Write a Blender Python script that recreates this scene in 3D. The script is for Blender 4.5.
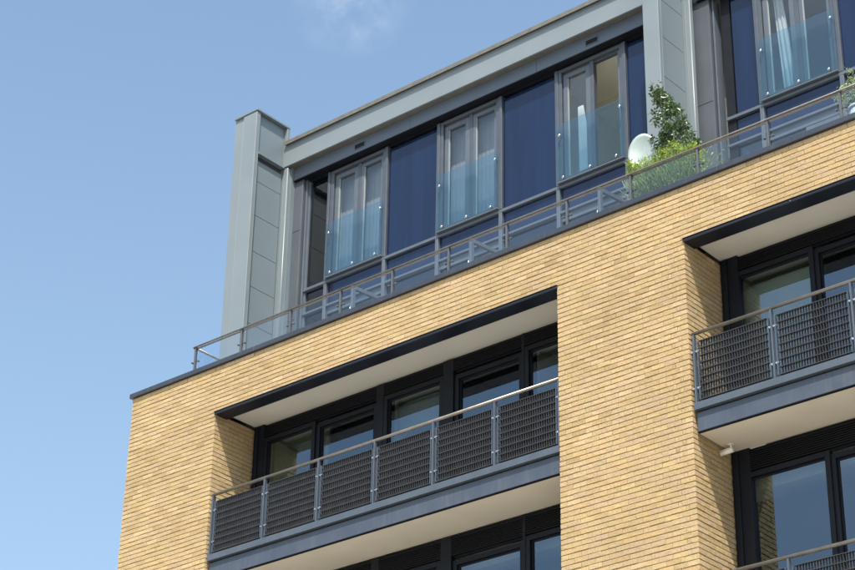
import bpy, math, random
from mathutils import Vector, Matrix
random.seed(7)
S = bpy.context.scene
for o in list(bpy.data.objects): bpy.data.objects.remove(o)

# ------------------------------------------------------------------ camera
YAW, PITCH, ROLL = -0.71115286, 0.49522009, 0.01876739
cy_, sy_, cp_, sp_ = math.cos(YAW), math.sin(YAW), math.cos(PITCH), math.sin(PITCH)
F = Vector((sy_*cp_, cy_*cp_, sp_)); R0 = Vector((cy_, -sy_, 0)); U0 = R0.cross(F)
Rr = R0*math.cos(ROLL) + U0*math.sin(ROLL); Ur = -R0*math.sin(ROLL) + U0*math.cos(ROLL)
cam = bpy.data.cameras.new('camera'); cam.sensor_width = 36; cam.lens = 2052.83/855*36
cam.clip_start = 0.1; cam.clip_end = 6000
cam_ob = bpy.data.objects.new('camera', cam); S.collection.objects.link(cam_ob)
M3 = Matrix((Rr, Ur, -F)).transposed()
cam_ob.matrix_world = Matrix.Translation((0, 0, 1.6)) @ M3.to_4x4()
S.camera = cam_ob

# ------------------------------------------------------------------ light
SUN = Vector((0.75, -1.0, 2.1)).normalized()          # towards the sun
ELEV = math.asin(SUN.z); AZ = math.atan2(SUN.x, SUN.y)
w = bpy.data.worlds.new("World"); S.world = w; w.use_nodes = True
nt = w.node_tree; nt.nodes.clear()
out = nt.nodes.new('ShaderNodeOutputWorld'); bg = nt.nodes.new('ShaderNodeBackground')
sky = nt.nodes.new('ShaderNodeTexSky'); sky.sky_type = 'NISHITA'; sky.sun_disc = False
sky.sun_elevation = ELEV; sky.sun_rotation = AZ; sky.altitude = 30
sky.air_density = 1.0; sky.dust_density = 3.2; sky.ozone_density = 1.0
bg.inputs['Strength'].default_value = 0.15
# thin wisps of cloud: a few soft patches spread over the whole sky, torn by noise
tc = nt.nodes.new('ShaderNodeTexCoord')
def wn(t, **k):
    n = nt.nodes.new(t)
    for a, b in k.items(): setattr(n, a, b)
    return n
acc = None
for d, rad in (((-0.5552, 0.5847, 0.5915), 0.034), ((0.3, 0.8, 0.5), 0.09), ((0.8, 0.1, 0.55), 0.08),
               ((-0.9, -0.3, 0.45), 0.09), ((-0.4, -0.8, 0.4), 0.10)):
    v = Vector(d).normalized()
    dist = wn('ShaderNodeVectorMath', operation='DISTANCE'); nt.links.new(tc.outputs['Generated'], dist.inputs[0]); dist.inputs[1].default_value = v
    mr = wn('ShaderNodeMapRange', interpolation_type='SMOOTHSTEP'); nt.links.new(dist.outputs['Value'], mr.inputs[0])
    mr.inputs[1].default_value = rad; mr.inputs[2].default_value = 0; mr.inputs[3].default_value = 0; mr.inputs[4].default_value = 1
    if acc is None: acc = mr.outputs[0]
    else:
        mx = wn('ShaderNodeMath', operation='MAXIMUM'); nt.links.new(acc, mx.inputs[0]); nt.links.new(mr.outputs[0], mx.inputs[1]); acc = mx.outputs[0]
nz = wn('ShaderNodeTexNoise'); nz.inputs['Scale'].default_value = 34; nz.inputs['Detail'].default_value = 7; nz.inputs['Roughness'].default_value = 0.55
nt.links.new(tc.outputs['Generated'], nz.inputs['Vector'])
cr = wn('ShaderNodeMapRange', interpolation_type='SMOOTHSTEP'); nt.links.new(nz.outputs[0], cr.inputs[0])
cr.inputs[1].default_value = 0.38; cr.inputs[2].default_value = 0.75
ml = wn('ShaderNodeMath', operation='MULTIPLY'); nt.links.new(cr.outputs[0], ml.inputs[0]); nt.links.new(acc, ml.inputs[1])
ml2 = wn('ShaderNodeMath', operation='MULTIPLY'); nt.links.new(ml.outputs[0], ml2.inputs[0]); ml2.inputs[1].default_value = 0.62
mixc = wn('ShaderNodeMixRGB'); sx = wn('ShaderNodeSeparateXYZ'); nt.links.new(tc.outputs['Generated'], sx.inputs[0])
hz = wn('ShaderNodeMapRange', interpolation_type='SMOOTHSTEP'); nt.links.new(sx.outputs['Z'], hz.inputs[0])       # summer haze, thicker towards the horizon
hz.inputs[1].default_value = 0.0; hz.inputs[2].default_value = 0.8; hz.inputs[3].default_value = 0.20; hz.inputs[4].default_value = 0.0
ad = wn('ShaderNodeMath', operation='ADD'); ad.use_clamp = True; nt.links.new(ml2.outputs[0], ad.inputs[0]); nt.links.new(hz.outputs[0], ad.inputs[1])
nt.links.new(ad.outputs[0], mixc.inputs[0]); skt = wn('ShaderNodeMixRGB', blend_type='MULTIPLY'); skt.inputs[0].default_value = 1; skt.inputs[2].default_value = (0.955, 1.055, 1.02, 1)
nt.links.new(sky.outputs[0], skt.inputs[1]); nt.links.new(skt.outputs[0], mixc.inputs[1])
mixc.inputs[2].default_value = (3.45, 4.0, 4.4, 1)
nt.links.new(mixc.outputs[0], bg.inputs['Color']); nt.links.new(bg.outputs[0], out.inputs['Surface'])
sl = bpy.data.lights.new('sun', 'SUN'); sl.energy = 4.9; sl.angle = math.radians(0.53); sl.color = (1.0, 0.955, 0.88)
so = bpy.data.objects.new('sun', sl); S.collection.objects.link(so); so.location = (10, -10, 40)
so.rotation_euler = (-SUN).to_track_quat('-Z', 'Y').to_euler()
S.view_settings.view_transform = 'Standard'; S.view_settings.look = 'None'
S.view_settings.exposure = 0.74; S.view_settings.gamma = 1.0
S.render.engine = 'CYCLES'; S.render.resolution_x = 1024; S.render.resolution_y = 683
S.cycles.max_bounces = 10; S.cycles.transparent_max_bounces = 24; S.cycles.glossy_bounces = 6

# ------------------------------------------------------------------ materials
def mat(name, col, rough=0.5, metal=0.0, var=0.06, vscale=3.0, bump=0.0, bscale=60, spec=0.5, coat=0.0, dirt=0.0, stretch=(1, 1, 1), attr=False, big=0.0):
    m = bpy.data.materials.new(name); m.use_nodes = True; t = m.node_tree; N = t.nodes; L = t.links
    b = N['Principled BSDF']
    b.inputs['Metallic'].default_value = metal; b.inputs['Specular IOR Level'].default_value = spec
    if coat: b.inputs['Coat Weight'].default_value = coat; b.inputs['Coat Roughness'].default_value = 0.03
    g = N.new('ShaderNodeNewGeometry'); mp = N.new('ShaderNodeMapping'); L.new(g.outputs['Position'], mp.inputs[0]); mp.inputs['Scale'].default_value = stretch
    n = N.new('ShaderNodeTexNoise'); n.inputs['Scale'].default_value = vscale; n.inputs['Detail'].default_value = 6; L.new(mp.outputs[0], n.inputs['Vector'])
    mr = N.new('ShaderNodeMapRange'); L.new(n.outputs[0], mr.inputs[0]); mr.inputs[1].default_value = 0.3; mr.inputs[2].default_value = 0.7
    mr.inputs[3].default_value = 1-var; mr.inputs[4].default_value = 1+var
    hs = N.new('ShaderNodeMixRGB'); hs.blend_type = 'MULTIPLY'; hs.inputs[0].default_value = 1; hs.inputs[1].default_value = (*col, 1); L.new(mr.outputs[0], hs.inputs[2])
    c = hs.outputs[0]
    if big:
        nb = N.new('ShaderNodeTexNoise'); nb.inputs['Scale'].default_value = 0.9; nb.inputs['Detail'].default_value = 4; L.new(g.outputs['Position'], nb.inputs['Vector'])
        rb = N.new('ShaderNodeMapRange'); L.new(nb.outputs[0], rb.inputs[0]); rb.inputs[1].default_value = 0.3; rb.inputs[2].default_value = 0.7; rb.inputs[3].default_value = 1-big; rb.inputs[4].default_value = 1+big
        mb_ = N.new('ShaderNodeMixRGB'); mb_.blend_type = 'MULTIPLY'; mb_.inputs[0].default_value = 1; L.new(c, mb_.inputs[1]); L.new(rb.outputs[0], mb_.inputs[2]); c = mb_.outputs[0]
    if attr:
        at = N.new('ShaderNodeAttribute'); at.attribute_name = 'tint'
        m2 = N.new('ShaderNodeMixRGB'); m2.blend_type = 'MULTIPLY'; m2.inputs[0].default_value = 1; L.new(c, m2.inputs[1]); L.new(at.outputs['Color'], m2.inputs[2]); c = m2.outputs[0]
    if dirt:
        n2 = N.new('ShaderNodeTexNoise'); n2.inputs['Scale'].default_value = 9; n2.inputs['Detail'].default_value = 8; n2.inputs['Roughness'].default_value = 0.7
        mp2 = N.new('ShaderNodeMapping'); L.new(g.outputs['Position'], mp2.inputs[0]); mp2.inputs['Scale'].default_value = (1, 1, 0.18); L.new(mp2.outputs[0], n2.inputs['Vector'])
        r2 = N.new('ShaderNodeMapRange'); L.new(n2.outputs[0], r2.inputs[0]); r2.inputs[1].default_value = 0.5; r2.inputs[2].default_value = 0.75; r2.inputs[3].default_value = 0; r2.inputs[4].default_value = dirt
        m3 = N.new('ShaderNodeMixRGB'); L.new(r2.outputs[0], m3.inputs[0]); L.new(c, m3.inputs[1]); m3.inputs[2].default_value = (0.16, 0.14, 0.11, 1); c = m3.outputs[0]
    L.new(c, b.inputs['Base Color'])
    rr = N.new('ShaderNodeMapRange'); L.new(n.outputs[0], rr.inputs[0]); rr.inputs[1].default_value = 0.3; rr.inputs[2].default_value = 0.7
    rr.inputs[3].default_value = max(rough-0.06, 0.01); rr.inputs[4].default_value = min(rough+0.06, 1); L.new(rr.outputs[0], b.inputs['Roughness'])
    if bump:
        n3 = N.new('ShaderNodeTexNoise'); n3.inputs['Scale'].default_value = bscale; n3.inputs['Detail'].default_value = 5; L.new(g.outputs['Position'], n3.inputs['Vector'])
        bp = N.new('ShaderNodeBump'); bp.inputs['Strength'].default_value = bump; bp.inputs['Distance'].default_value = 0.01; L.new(n3.outputs[0], bp.inputs['Height']); L.new(bp.outputs[0], b.inputs['Normal'])
    return m

def glass(name, tint, ior, rough=0.0, wav=0.0, gcol=(1, 1, 1)):
    """thin glazing: each box pane reflects on its outer faces and lets the rest through, tinted"""
    m = bpy.data.materials.new(name); m.use_nodes = True; t = m.node_tree; N = t.nodes; L = t.links; N.clear()
    o = N.new('ShaderNodeOutputMaterial'); mx = N.new('ShaderNodeMixShader'); tr = N.new('ShaderNodeBsdfTransparent'); gl = N.new('ShaderNodeBsdfGlossy')
    fr = N.new('ShaderNodeFresnel'); fr.inputs['IOR'].default_value = ior; g = N.new('ShaderNodeNewGeometry')
    inv = N.new('ShaderNodeMath'); inv.operation = 'SUBTRACT'; inv.inputs[0].default_value = 1; L.new(g.outputs['Backfacing'], inv.inputs[1])
    mu = N.new('ShaderNodeMath'); mu.operation = 'MULTIPLY'; L.new(inv.outputs[0], mu.inputs[0]); L.new(fr.outputs[0], mu.inputs[1])
    tr.inputs['Color'].default_value = (*tint, 1); gl.inputs['Roughness'].default_value = rough; gl.inputs['Color'].default_value = (*gcol, 1)
    if wav:
        n = N.new('ShaderNodeTexNoise'); n.inputs['Scale'].default_value = 1.3; n.inputs['Detail'].default_value = 1; L.new(g.outputs['Position'], n.inputs['Vector'])
        bp = N.new('ShaderNodeBump'); bp.inputs['Strength'].default_value = wav; bp.inputs['Distance'].default_value = 0.01; L.new(n.outputs[0], bp.inputs['Height']); L.new(bp.outputs[0], gl.inputs['Normal'])
    L.new(mu.outputs[0], mx.inputs[0]); L.new(tr.outputs[0], mx.inputs[1]); L.new(gl.outputs[0], mx.inputs[2]); L.new(mx.outputs[0], o.inputs['Surface'])
    return m

BRICK = mat('buff_brick', (0.392, 0.286, 0.158), 0.9, var=0.16, vscale=34, bump=0.8, bscale=110, spec=0.15, attr=True, big=0.08)
MORTAR = mat('mortar', (0.27, 0.205, 0.115), 0.95, var=0.12, vscale=14, bump=0.5, bscale=90, spec=0.1)
PLAINB = mat('far_brickwork', (0.50, 0.36, 0.18), 0.95, var=0.15, vscale=6, spec=0.1)
NAVY = mat('navy_black_metal', (0.006, 0.0075, 0.012), 0.5, var=0.12, vscale=5, spec=0.22)
LOUV = mat('black_louvre_metal', (0.007, 0.0075, 0.010), 0.6, var=0.1, spec=0.2)
BEAM = mat('black_blue_beam_paint', (0.006, 0.008, 0.017), 0.38, var=0.15, vscale=4)
STEEL = mat('slate_blue_painted_steel', (0.048, 0.060, 0.085), 0.42, var=0.10, vscale=2.5, dirt=0.25)
STEELL = mat('grey_blue_painted_steel', (0.060, 0.075, 0.098), 0.40, var=0.08, vscale=4, dirt=0.15)
GRATE = mat('dark_grey_grating', (0.040, 0.042, 0.048), 0.5, var=0.12, vscale=8)
BRONZE = mat('weathered_steel_rail', (0.22, 0.195, 0.165), 0.36, metal=0.65, var=0.12, vscale=9)
CHROME = mat('polished_steel', (0.55, 0.57, 0.60), 0.16, metal=1.0, var=0.04)
CLAMP = mat('satin_steel_clamp', (0.50, 0.54, 0.60), 0.35, metal=0.7, var=0.06)
COPING = mat('dark_blue_coping_metal', (0.030, 0.036, 0.050), 0.36, var=0.08, vscale=2, dirt=0.15)
SOFFIT = mat('cream_render_soffit', (0.66, 0.60, 0.49), 0.9, var=0.04, vscale=1.6, bump=0.15, bscale=200)
SOFFITW = mat('off_white_soffit', (0.70, 0.67, 0.60), 0.85, var=0.03, vscale=1.4)
CLAD = mat('pale_grey_cladding', (0.158, 0.185, 0.202), 0.40, var=0.035, vscale=1.5, dirt=0.10)
CLADS = mat('mid_grey_cladding', (0.138, 0.170, 0.190), 0.42, var=0.035, vscale=1.5, dirt=0.08)
CLADD = mat('slate_grey_cladding', (0.065, 0.075, 0.090), 0.42, var=0.05, vscale=2, dirt=0.05)
FRIEZE = mat('blue_grey_frieze_metal', (0.075, 0.092, 0.120), 0.40, var=0.05, vscale=2)
WFRAME = mat('grey_window_frame', (0.060, 0.070, 0.088), 0.38, var=0.06, vscale=5)
SASHL = mat('grey_sash_frame', (0.080, 0.096, 0.118), 0.36, var=0.06, vscale=5)
BLUEP = mat('deep_blue_glass_panel', (0.006, 0.014, 0.043), 0.06, spec=0.38, var=0.22, vscale=2.2, stretch=(2.5, 1, 0.12), coat=0.25)
SEAM = mat('dark_joint', (0.05, 0.055, 0.065), 0.7)
GUTTER = mat('weathered_roof_edge', (0.11, 0.105, 0.09), 0.5, var=0.15, vscale=6)
WALLIN = mat('room_wall_paint', (0.62, 0.60, 0.50), 0.9, var=0.03)
CEILIN = mat('room_ceiling_paint', (0.78, 0.74, 0.60), 0.9, var=0.02)
FLOORIN = mat('room_floor', (0.42, 0.36, 0.28), 0.5, var=0.1)
BEADL = mat('lit_bead_paint', (0.24, 0.27, 0.29), 0.5, var=0.05)  # pale strip on one pane edge: the sunlit reveal put into colour
BRIGHTW = mat('lit_room_wall', (0.86, 0.82, 0.68), 0.9, var=0.02)  # brightness of the lit room put into lighter wall, ceiling and floor colours
BRIGHTC = mat('lit_room_ceiling', (0.90, 0.87, 0.74), 0.9, var=0.02)
BRIGHTF = mat('lit_room_floor', (0.68, 0.60, 0.46), 0.5, var=0.08)
DARKIN = mat('unlit_room_wall', (0.02, 0.02, 0.022), 0.9, var=0.1)  # near-black copy of the room paint, holds the shade of unlit rooms
SHEER = mat('grey_sheer_curtain', (0.33, 0.35, 0.36), 0.95, var=0.12, vscale=3, stretch=(6, 6, 0.2))
WHITEC = mat('white_curtain', (0.62, 0.63, 0.59), 0.9, var=0.04)
DISH = mat('pale_green_white_dish_paint', (0.24, 0.29, 0.285), 0.5, var=0.07, vscale=6, dirt=0.12)
WHITEP = mat('off_white_plastic', (0.78, 0.75, 0.66), 0.4, var=0.04)
DARKP = mat('dark_plastic', (0.03, 0.03, 0.03), 0.4)
GROUND = mat('pale_paving', (0.33, 0.31, 0.275), 0.9, var=0.08, vscale=0.3)
DECK = mat('terrace_paving', (0.36, 0.35, 0.33), 0.9, var=0.08, vscale=3)
POT = mat('zinc_planter', (0.30, 0.32, 0.34), 0.5, metal=0.3, var=0.08)
POTW = mat('pale_ceramic_pot', (0.30, 0.34, 0.38), 0.35, var=0.06)
SOIL = mat('soil', (0.05, 0.035, 0.025), 1.0)
def leafmat(name, col, rough=0.4, tr=0.25):
    m = mat(name, col, rough, var=0.3, vscale=14, attr=True)
    N = m.node_tree.nodes; L = m.node_tree.links; b = N['Principled BSDF']; o = [n for n in N if n.type == 'OUTPUT_MATERIAL'][0]
    tl = N.new('ShaderNodeBsdfTranslucent'); mx = N.new('ShaderNodeMixShader'); mx.inputs[0].default_value = tr
    L.new(b.inputs['Base Color'].links[0].from_socket, tl.inputs['Color']); L.new(b.outputs[0], mx.inputs[1]); L.new(tl.outputs[0], mx.inputs[2]); L.new(mx.outputs[0], o.inputs['Surface'])
    return m
LEAFD = leafmat('dark_glossy_leaf', (0.075, 0.115, 0.05), 0.28)
LEAFY = leafmat('yellow_green_leaf', (0.26, 0.34, 0.04), 0.5, 0.4)
LEAFG = leafmat('grey_green_leaf', (0.22, 0.29, 0.13), 0.6, 0.35)
BARK = mat('bark', (0.12, 0.09, 0.06), 0.9, var=0.2, vscale=20)
G_BAL = glass('clear_balustrade_glass', (0.92, 0.95, 0.98), 1.72)
G_JUL = glass('blue_green_guard_glass', (0.76, 0.87, 0.91), 1.9, gcol=(0.85, 0.96, 1.0))
G_PENT = glass('penthouse_pane_glass', (0.80, 0.83, 0.86), 1.95, wav=0.05)
G_LOW = glass('balcony_door_glass', (0.66, 0.71, 0.69), 2.35, wav=0.05, gcol=(0.68, 0.84, 1.0))
G_TERR = glass('blue_tinted_terrace_glass', (0.22, 0.30, 0.45), 1.9, wav=0.04)

# ------------------------------------------------------------------ mesh helpers
class MB:
    def __init__(s): s.v = []; s.f = []; s.sm = []; s.t = []
    def box(s, x0, x1, y0, y1, z0, z1, ch=0.0, jit=0.0, tint=(1, 1, 1)):
        b = len(s.v)
        if ch <= 0:
            s.v += [(x, y, z) for x in (x0, x1) for y in (y0, y1) for z in (z0, z1)]
            q = [(0, 1, 3, 2), (4, 6, 7, 5), (0, 4, 5, 1), (2, 3, 7, 6), (0, 2, 6, 4), (1, 5, 7, 3)]
            s.f += [tuple(b+i for i in p) for p in q]; s.sm += [False]*6; s.t += [tint]*8
            return s
        # chamfered box: three vertices per corner
        idx = {}
        X = (x0, x1); Y = (y0, y1); Z = (z0, z1)
        for i in (0, 1):
            for j in (0, 1):
                for k in (0, 1):
                    sx, sy, sz = (ch if i == 0 else -ch), (ch if j == 0 else -ch), (ch if k == 0 else -ch)
                    jx, jy, jz = (random.uniform(-jit, jit) for _ in range(3)) if jit else (0, 0, 0)
                    p = (X[i]+jx, Y[j]+jy, Z[k]+jz)
                    for a, d in enumerate(((0, sy, sz), (sx, 0, sz), (sx, sy, 0))):
                        idx[(i, j, k, a)] = len(s.v); s.v.append((p[0]+d[0], p[1]+d[1], p[2]+d[2])); s.t.append(tint)
        I = lambda i, j, k, a: idx[(i, j, k, a)]
        fs = []
        for i in (0, 1):
            q = [I(i, 0, 0, 0), I(i, 1, 0, 0), I(i, 1, 1, 0), I(i, 0, 1, 0)]; fs.append(q if i else q[::-1])
            q = [I(0, i, 0, 1), I(0, i, 1, 1), I(1, i, 1, 1), I(1, i, 0, 1)]; fs.append(q if i else q[::-1])
            q = [I(0, 0, i, 2), I(1, 0, i, 2), I(1, 1, i, 2), I(0, 1, i, 2)]; fs.append(q if i else q[::-1])
        for i in (0, 1):
            for j in (0, 1):
                q = [I(i, j, 0, 0), I(i, j, 1, 0), I(i, j, 1, 1), I(i, j, 0, 1)]; fs.append(q if (i != j) else q[::-1])
                q = [I(i, 0, j, 0), I(i, 1, j, 0), I(i, 1, j, 2), I(i, 0, j, 2)]; fs.append(q[::-1] if (i != j) else q)
                q = [I(0, i, j, 1), I(1, i, j, 1), I(1, i, j, 2), I(0, i, j, 2)]; fs.append(q if (i != j) else q[::-1])
                for k in (0, 1):
                    q = [I(i, j, k, 0), I(i, j, k, 1), I(i, j, k, 2)]; fs.append(q if (i+j+k) % 2 else q[::-1])
        s.f += [tuple(q) for q in fs]; s.sm += [False]*len(fs)
        return s
    def cyl(s, p, q, r, n=12, r2=None, tint=(1, 1, 1), cap=True):
        p = Vector(p); q = Vector(q); d = (q-p).normalized(); a = d.orthogonal().normalized(); c = d.cross(a); b = len(s.v); r2 = r if r2 is None else r2
        for k in range(n):
            an = 2*math.pi*k/n; o = a*math.cos(an)+c*math.sin(an); s.v += [tuple(p+o*r), tuple(q+o*r2)]; s.t += [tint]*2
        for k in range(n):
            l = (k+1) % n; s.f.append((b+2*k, b+2*l, b+2*l+1, b+2*k+1)); s.sm.append(True)
        if cap:
            s.f.append(tuple(b+2*k for k in range(n))[::-1]); s.f.append(tuple(b+2*k+1 for k in range(n))); s.sm += [False]*2
        return s
    def ball(s, c, r, n=10, sq=(1, 1, 1)):
        b = len(s.v); m = n//2
        for i in range(m+1):
            th = math.pi*i/m
            for k in range(n):
                ph = 2*math.pi*k/n; s.v.append((c[0]+r*sq[0]*math.sin(th)*math.cos(ph), c[1]+r*sq[1]*math.sin(th)*math.sin(ph), c[2]+r*sq[2]*math.cos(th))); s.t.append((1, 1, 1))
        for i in range(m):
            for k in range(n):
                l = (k+1) % n; s.f.append((b+i*n+k, b+(i+1)*n+k, b+(i+1)*n+l, b+i*n+l)); s.sm.append(True)
        return s
    def tri(s, pts, tint=(1, 1, 1)):
        b = len(s.v); s.v += [tuple(p) for p in pts]; s.t += [tint]*len(pts); s.f.append(tuple(range(b, b+len(pts)))); s.sm.append(False); return s
    def mesh(s, name, m, tint=False):
        me = bpy.data.meshes.new(name); me.from_pydata(s.v, [], s.f); me.polygons.foreach_set('use_smooth', s.sm)
        if tint:
            ca = me.color_attributes.new('tint', 'FLOAT_COLOR', 'POINT')
            flat = []
            for c in s.t: flat += [c[0], c[1], c[2], 1.0]
            ca.data.foreach_set('color', flat)
        me.materials.append(m); me.update(); return me

COL = S.collection
WL = {}                                                  # world location of every placed object
def put(name, me, parent=None, loc=(0, 0, 0), rz=0.0, label=None):
    o = bpy.data.objects.new(name, me); COL.objects.link(o); loc = Vector(loc); WL[o.name] = loc
    if parent is not None: o.parent = parent; o.location = loc - WL[parent.name]
    else: o.location = loc
    if rz: o.rotation_euler = (0, 0, rz)
    if label: o['label'] = label
    return o
def empty(name, loc, parent=None, label=None):
    return put(name, None, parent, loc, label=label)
def thing(o, label, cat, group=None):
    o['label'] = label; o['category'] = cat
    if group: o['group'] = group
    return o
def struct(o): o['kind'] = 'structure'; return o
def copy_part(o, parent, off):
    """copy a part together with its sub-parts, shifted by off (world axes)"""
    c = o.copy(); COL.objects.link(c); WL[c.name] = WL[o.name] + Vector(off); c.parent = parent; c.location = WL[c.name] - WL[parent.name]
    for ch in list(o.children):
        d = ch.copy(); COL.objects.link(d); WL[d.name] = WL[ch.name] + Vector(off); d.parent = c
    return c
def simple(name, box, m, parent, ch=0.004, label=None):
    x0, x1, y0, y1, z0, z1 = box; cx = ((x0+x1)/2, (y0+y1)/2, z0)
    mb = MB().box(x0-cx[0], x1-cx[0], y0-cx[1], y1-cx[1], 0, z1-z0, ch)
    return put(name, mb.mesh(name, m), parent, cx, label=label)

# ------------------------------------------------------------------ dimensions
Y = 21.0                       # face of the brickwork
XL = -24.73                    # left corner of the building
ST = 3.48                      # storey
TOP = 16.570                   # top of the brickwork
REC = [(-22.637, -15.622), (-13.430, -6.415)]      # the two recesses in x
XR = -4.2                      # where the brickwork ends on the right
HEAD = 15.722                   # top of the recess openings
YW = 21.92                     # window wall at the back of the recesses
COURSE = 0.0768
PH = 24.03                      # penthouse window plane
BOT = 8.5                      # bricks are built down to here

# ------------------------------------------------------------------ ground
g = MB(); g.box(-3000, 3000, -3000, 3000, -0.5, 0)
struct(put('ground', g.mesh('ground', GROUND)))

B = empty('apartment_building', (-15, 23, 0))
thing(B, 'buff brick apartment building with recessed balconies and a glazed grey and blue penthouse', 'building')

# ------------------------------------------------------------------ brick wall
core = MB(); e = 0.0105
def corebox(x0, x1, y0, y1, z0, z1): core.box(x0, x1, y0, y1, z0, z1)
core.box(XL+e, REC[0][0]-e, Y+e, YW+0.25, 0, HEAD-0.003)
core.box(REC[0][1]+e, REC[1][0]-e, Y+e, YW+0.25, 0, HEAD-0.003)
core.box(REC[1][1]+e, XR-e, Y+e, YW+0.25, 0, HEAD-0.003)
core.box(XL+e, XR-e, Y+e, Y+0.155, HEAD+0.012, TOP); core.box(XL+e+0.01, XR-e-0.01, Y+0.158, Y+0.36, 15.80, TOP-0.002)
core.box(XL+e, XL+0.25, YW+0.253, 29, 0, TOP-0.003)
core.box(XR-0.25, XR-e, YW+0.253, 29, 0, TOP-0.003)
for a, b in REC: core.box(a-e+0.001, b+e-0.001, Y+e+0.004, YW+0.24, 0, BOT-0.9)      # solid lower storeys, out of frame
wall = put('brick_wall', core.mesh('brick_wall', MORTAR), B, (0, 0, 0))
bricks = []          # (x0,x1,y0,y1,z0,z1, front?)
BR, JT, DP = 0.221, 0.004, 0.1105
ncourse = int((TOP-BOT)/COURSE)
def run(x0, x1, z, ph, first=None):
    """bricks from x0 to x1 on the front face"""
    x = x0
    if first: bricks.append((x, x+first, Y, Y+DP if first > 0.15 else Y+0.215, z)); x += first+JT
    lim = x1
    while x < lim-0.03:
        l = min(BR, lim-x)
        if lim-(x+l) < 0.06: l = lim-x
        bricks.append((x, x+l, Y, Y+DP, z)); x += l+JT
def ret(xf, sgn, y0, y1, z):
    """bricks running back from the front along a reveal; xf = face, sgn=+1 when it faces +x"""
    y = y0
    while y < y1-0.02:
        l = min(BR, y1-y)
        a, b = (xf-DP, xf) if sgn > 0 else (xf, xf+DP)
        bricks.append((a, b, y, y+l, z)); y += l+JT
for k in range(ncourse):
    z = TOP-(k+1)*COURSE; odd = k % 2
    segs = [(XL, XR)] if z > HEAD-0.03 else [(XL, REC[0][0]), (REC[0][1], REC[1][0]), (REC[1][1], XR)]
    for a, b in segs:
        full = (z > HEAD-0.03)
        # left corner header on odd courses, right corner header on even courses: a toothed quoin
        aa = a; bb = b
        if odd: bricks.append((a, a+DP, Y, Y+BR, z)); aa = a+DP+JT
        else: bricks.append((a, a+BR, Y, Y+DP, z)); aa = a+BR+JT
        if not full:
            if odd: bricks.append((b-BR, b, Y, Y+DP, z)); bb = b-BR-JT
            else: bricks.append((b-DP, b, Y, Y+BR, z)); bb = b-DP-JT
        x = aa
        while x < bb-0.02:
            l = min(BR, bb-x)
            if 0 < bb-(x+l) < 0.05: l = (bb-x-JT)/2 if bb-x > 0.2 else bb-x
            bricks.append((x, x+l, Y, Y+DP, z)); x += l+JT
        if not full:
            if b != XR: ret(b, +1, Y+(DP if odd else BR)+JT, YW, z)      # reveal facing +x
            if a != XL: ret(a, -1, Y+(BR if odd else DP)+JT, YW, z)
    ret(XL, -1, Y+(BR if odd else DP)+JT, 29, z)
def tintf():
    r = random.random(); v = random.gauss(1.0, 0.034)
    if r < 0.10: v *= random.uniform(1.05, 1.13); c = (v, v*1.0, v*1.04)
    elif r < 0.22: v *= random.uniform(0.86, 0.95); c = (v, v*0.97, v*0.92)
    elif r < 0.32: c = (v, v*0.96, v*0.90)
    else: c = (v, v*random.uniform(0.97, 1.02), v*random.uniform(0.92, 1.08))
    return c
CAMP = Vector((0, 0, 1.6))
def pix(p):
    d = Vector(p)-CAMP; z = d.dot(F)
    return 427.5+2052.83*d.dot(Rr)/z, 285-2052.83*d.dot(Ur)/z, z
scored = []
for i, b in enumerate(bricks):
    c = ((b[0]+b[1])/2, b[2] if b[1]-b[0] > 0.11 or b[3]-b[2] < 0.12 else (b[2]+b[3])/2, b[4]+0.03)
    px, py, z = pix(c)
    vis = 4 < px < 851 and 4 < py < 566
    facing = abs(b[2]-Y) < 1e-6 and (b[1]-b[0]) > 0.2
    if vis and facing: scored.append((z, i))
scored.sort(); near = set(i for _, i in scored[:300])
cache = {}
rest = MB()
for i, b in enumerate(bricks):
    x0, x1, y0, y1, z0 = b; H = COURSE-0.0110; out_ = random.uniform(-0.0032, 0.0022); dz = random.uniform(-0.0018, 0.0018)
    if i in near:
        var = random.randrange(14); key = (round(x1-x0, 3), var)
        if key not in cache:
            mb = MB(); mb.box(-(x1-x0)/2, (x1-x0)/2, 0, DP, 0, H, 0.0040, 0.0024, tintf()); cache[key] = mb.mesh('brick', BRICK, True)
        put('brick', cache[key], wall, ((x0+x1)/2, Y+out_, z0+dz))
    else:
        front = abs(y0-Y) < 1e-6; far = y0 > YW+0.01
        oy = out_ if front else 0.0; ox = 0.0 if front else out_
        if far: rest.box(x0+ox, x1+ox, y0, y1, z0, z0+H, 0, 0, tintf())
        else: rest.box(x0+ox, x1+ox, y0+oy, y1, z0+dz, z0+H+dz, 0.0040, 0.0024, tintf())
o = put('brick_courses', rest.mesh('brick_courses', BRICK, True), wall, (0, 0, 0)); o['kind'] = 'stuff'

# parapet coping: lengths of folded metal with narrow joints
x = XL-0.045; first = True
L = 2.995
while x < XR:
    x1 = min(x+L, XR+0.04)
    mb = MB(); n = x1-x
    mb.box(0, n-0.004, -0.045, 0.30, -0.005, 0.080, 0.006)
    put('coping', mb.mesh('coping', COPING), B, (x, Y, TOP+0.006)); x = x1
simple('coping', (XL-0.044, XL+0.26, Y+0.303, 29, TOP+0.001, TOP+0.10), COPING, B)

# slabs and plain structure behind
simple('terrace_deck', (XL+0.26, XR, Y+0.37, 29, TOP-0.22, TOP-0.02), DECK, B)
for k in (0, 1, 2):
    simple('floor_slab', (XL+0.26, XR-0.26, YW+0.30, 29, 15.80-ST*k+0.0, 16.20-ST*k), SOFFITW, B)

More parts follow.
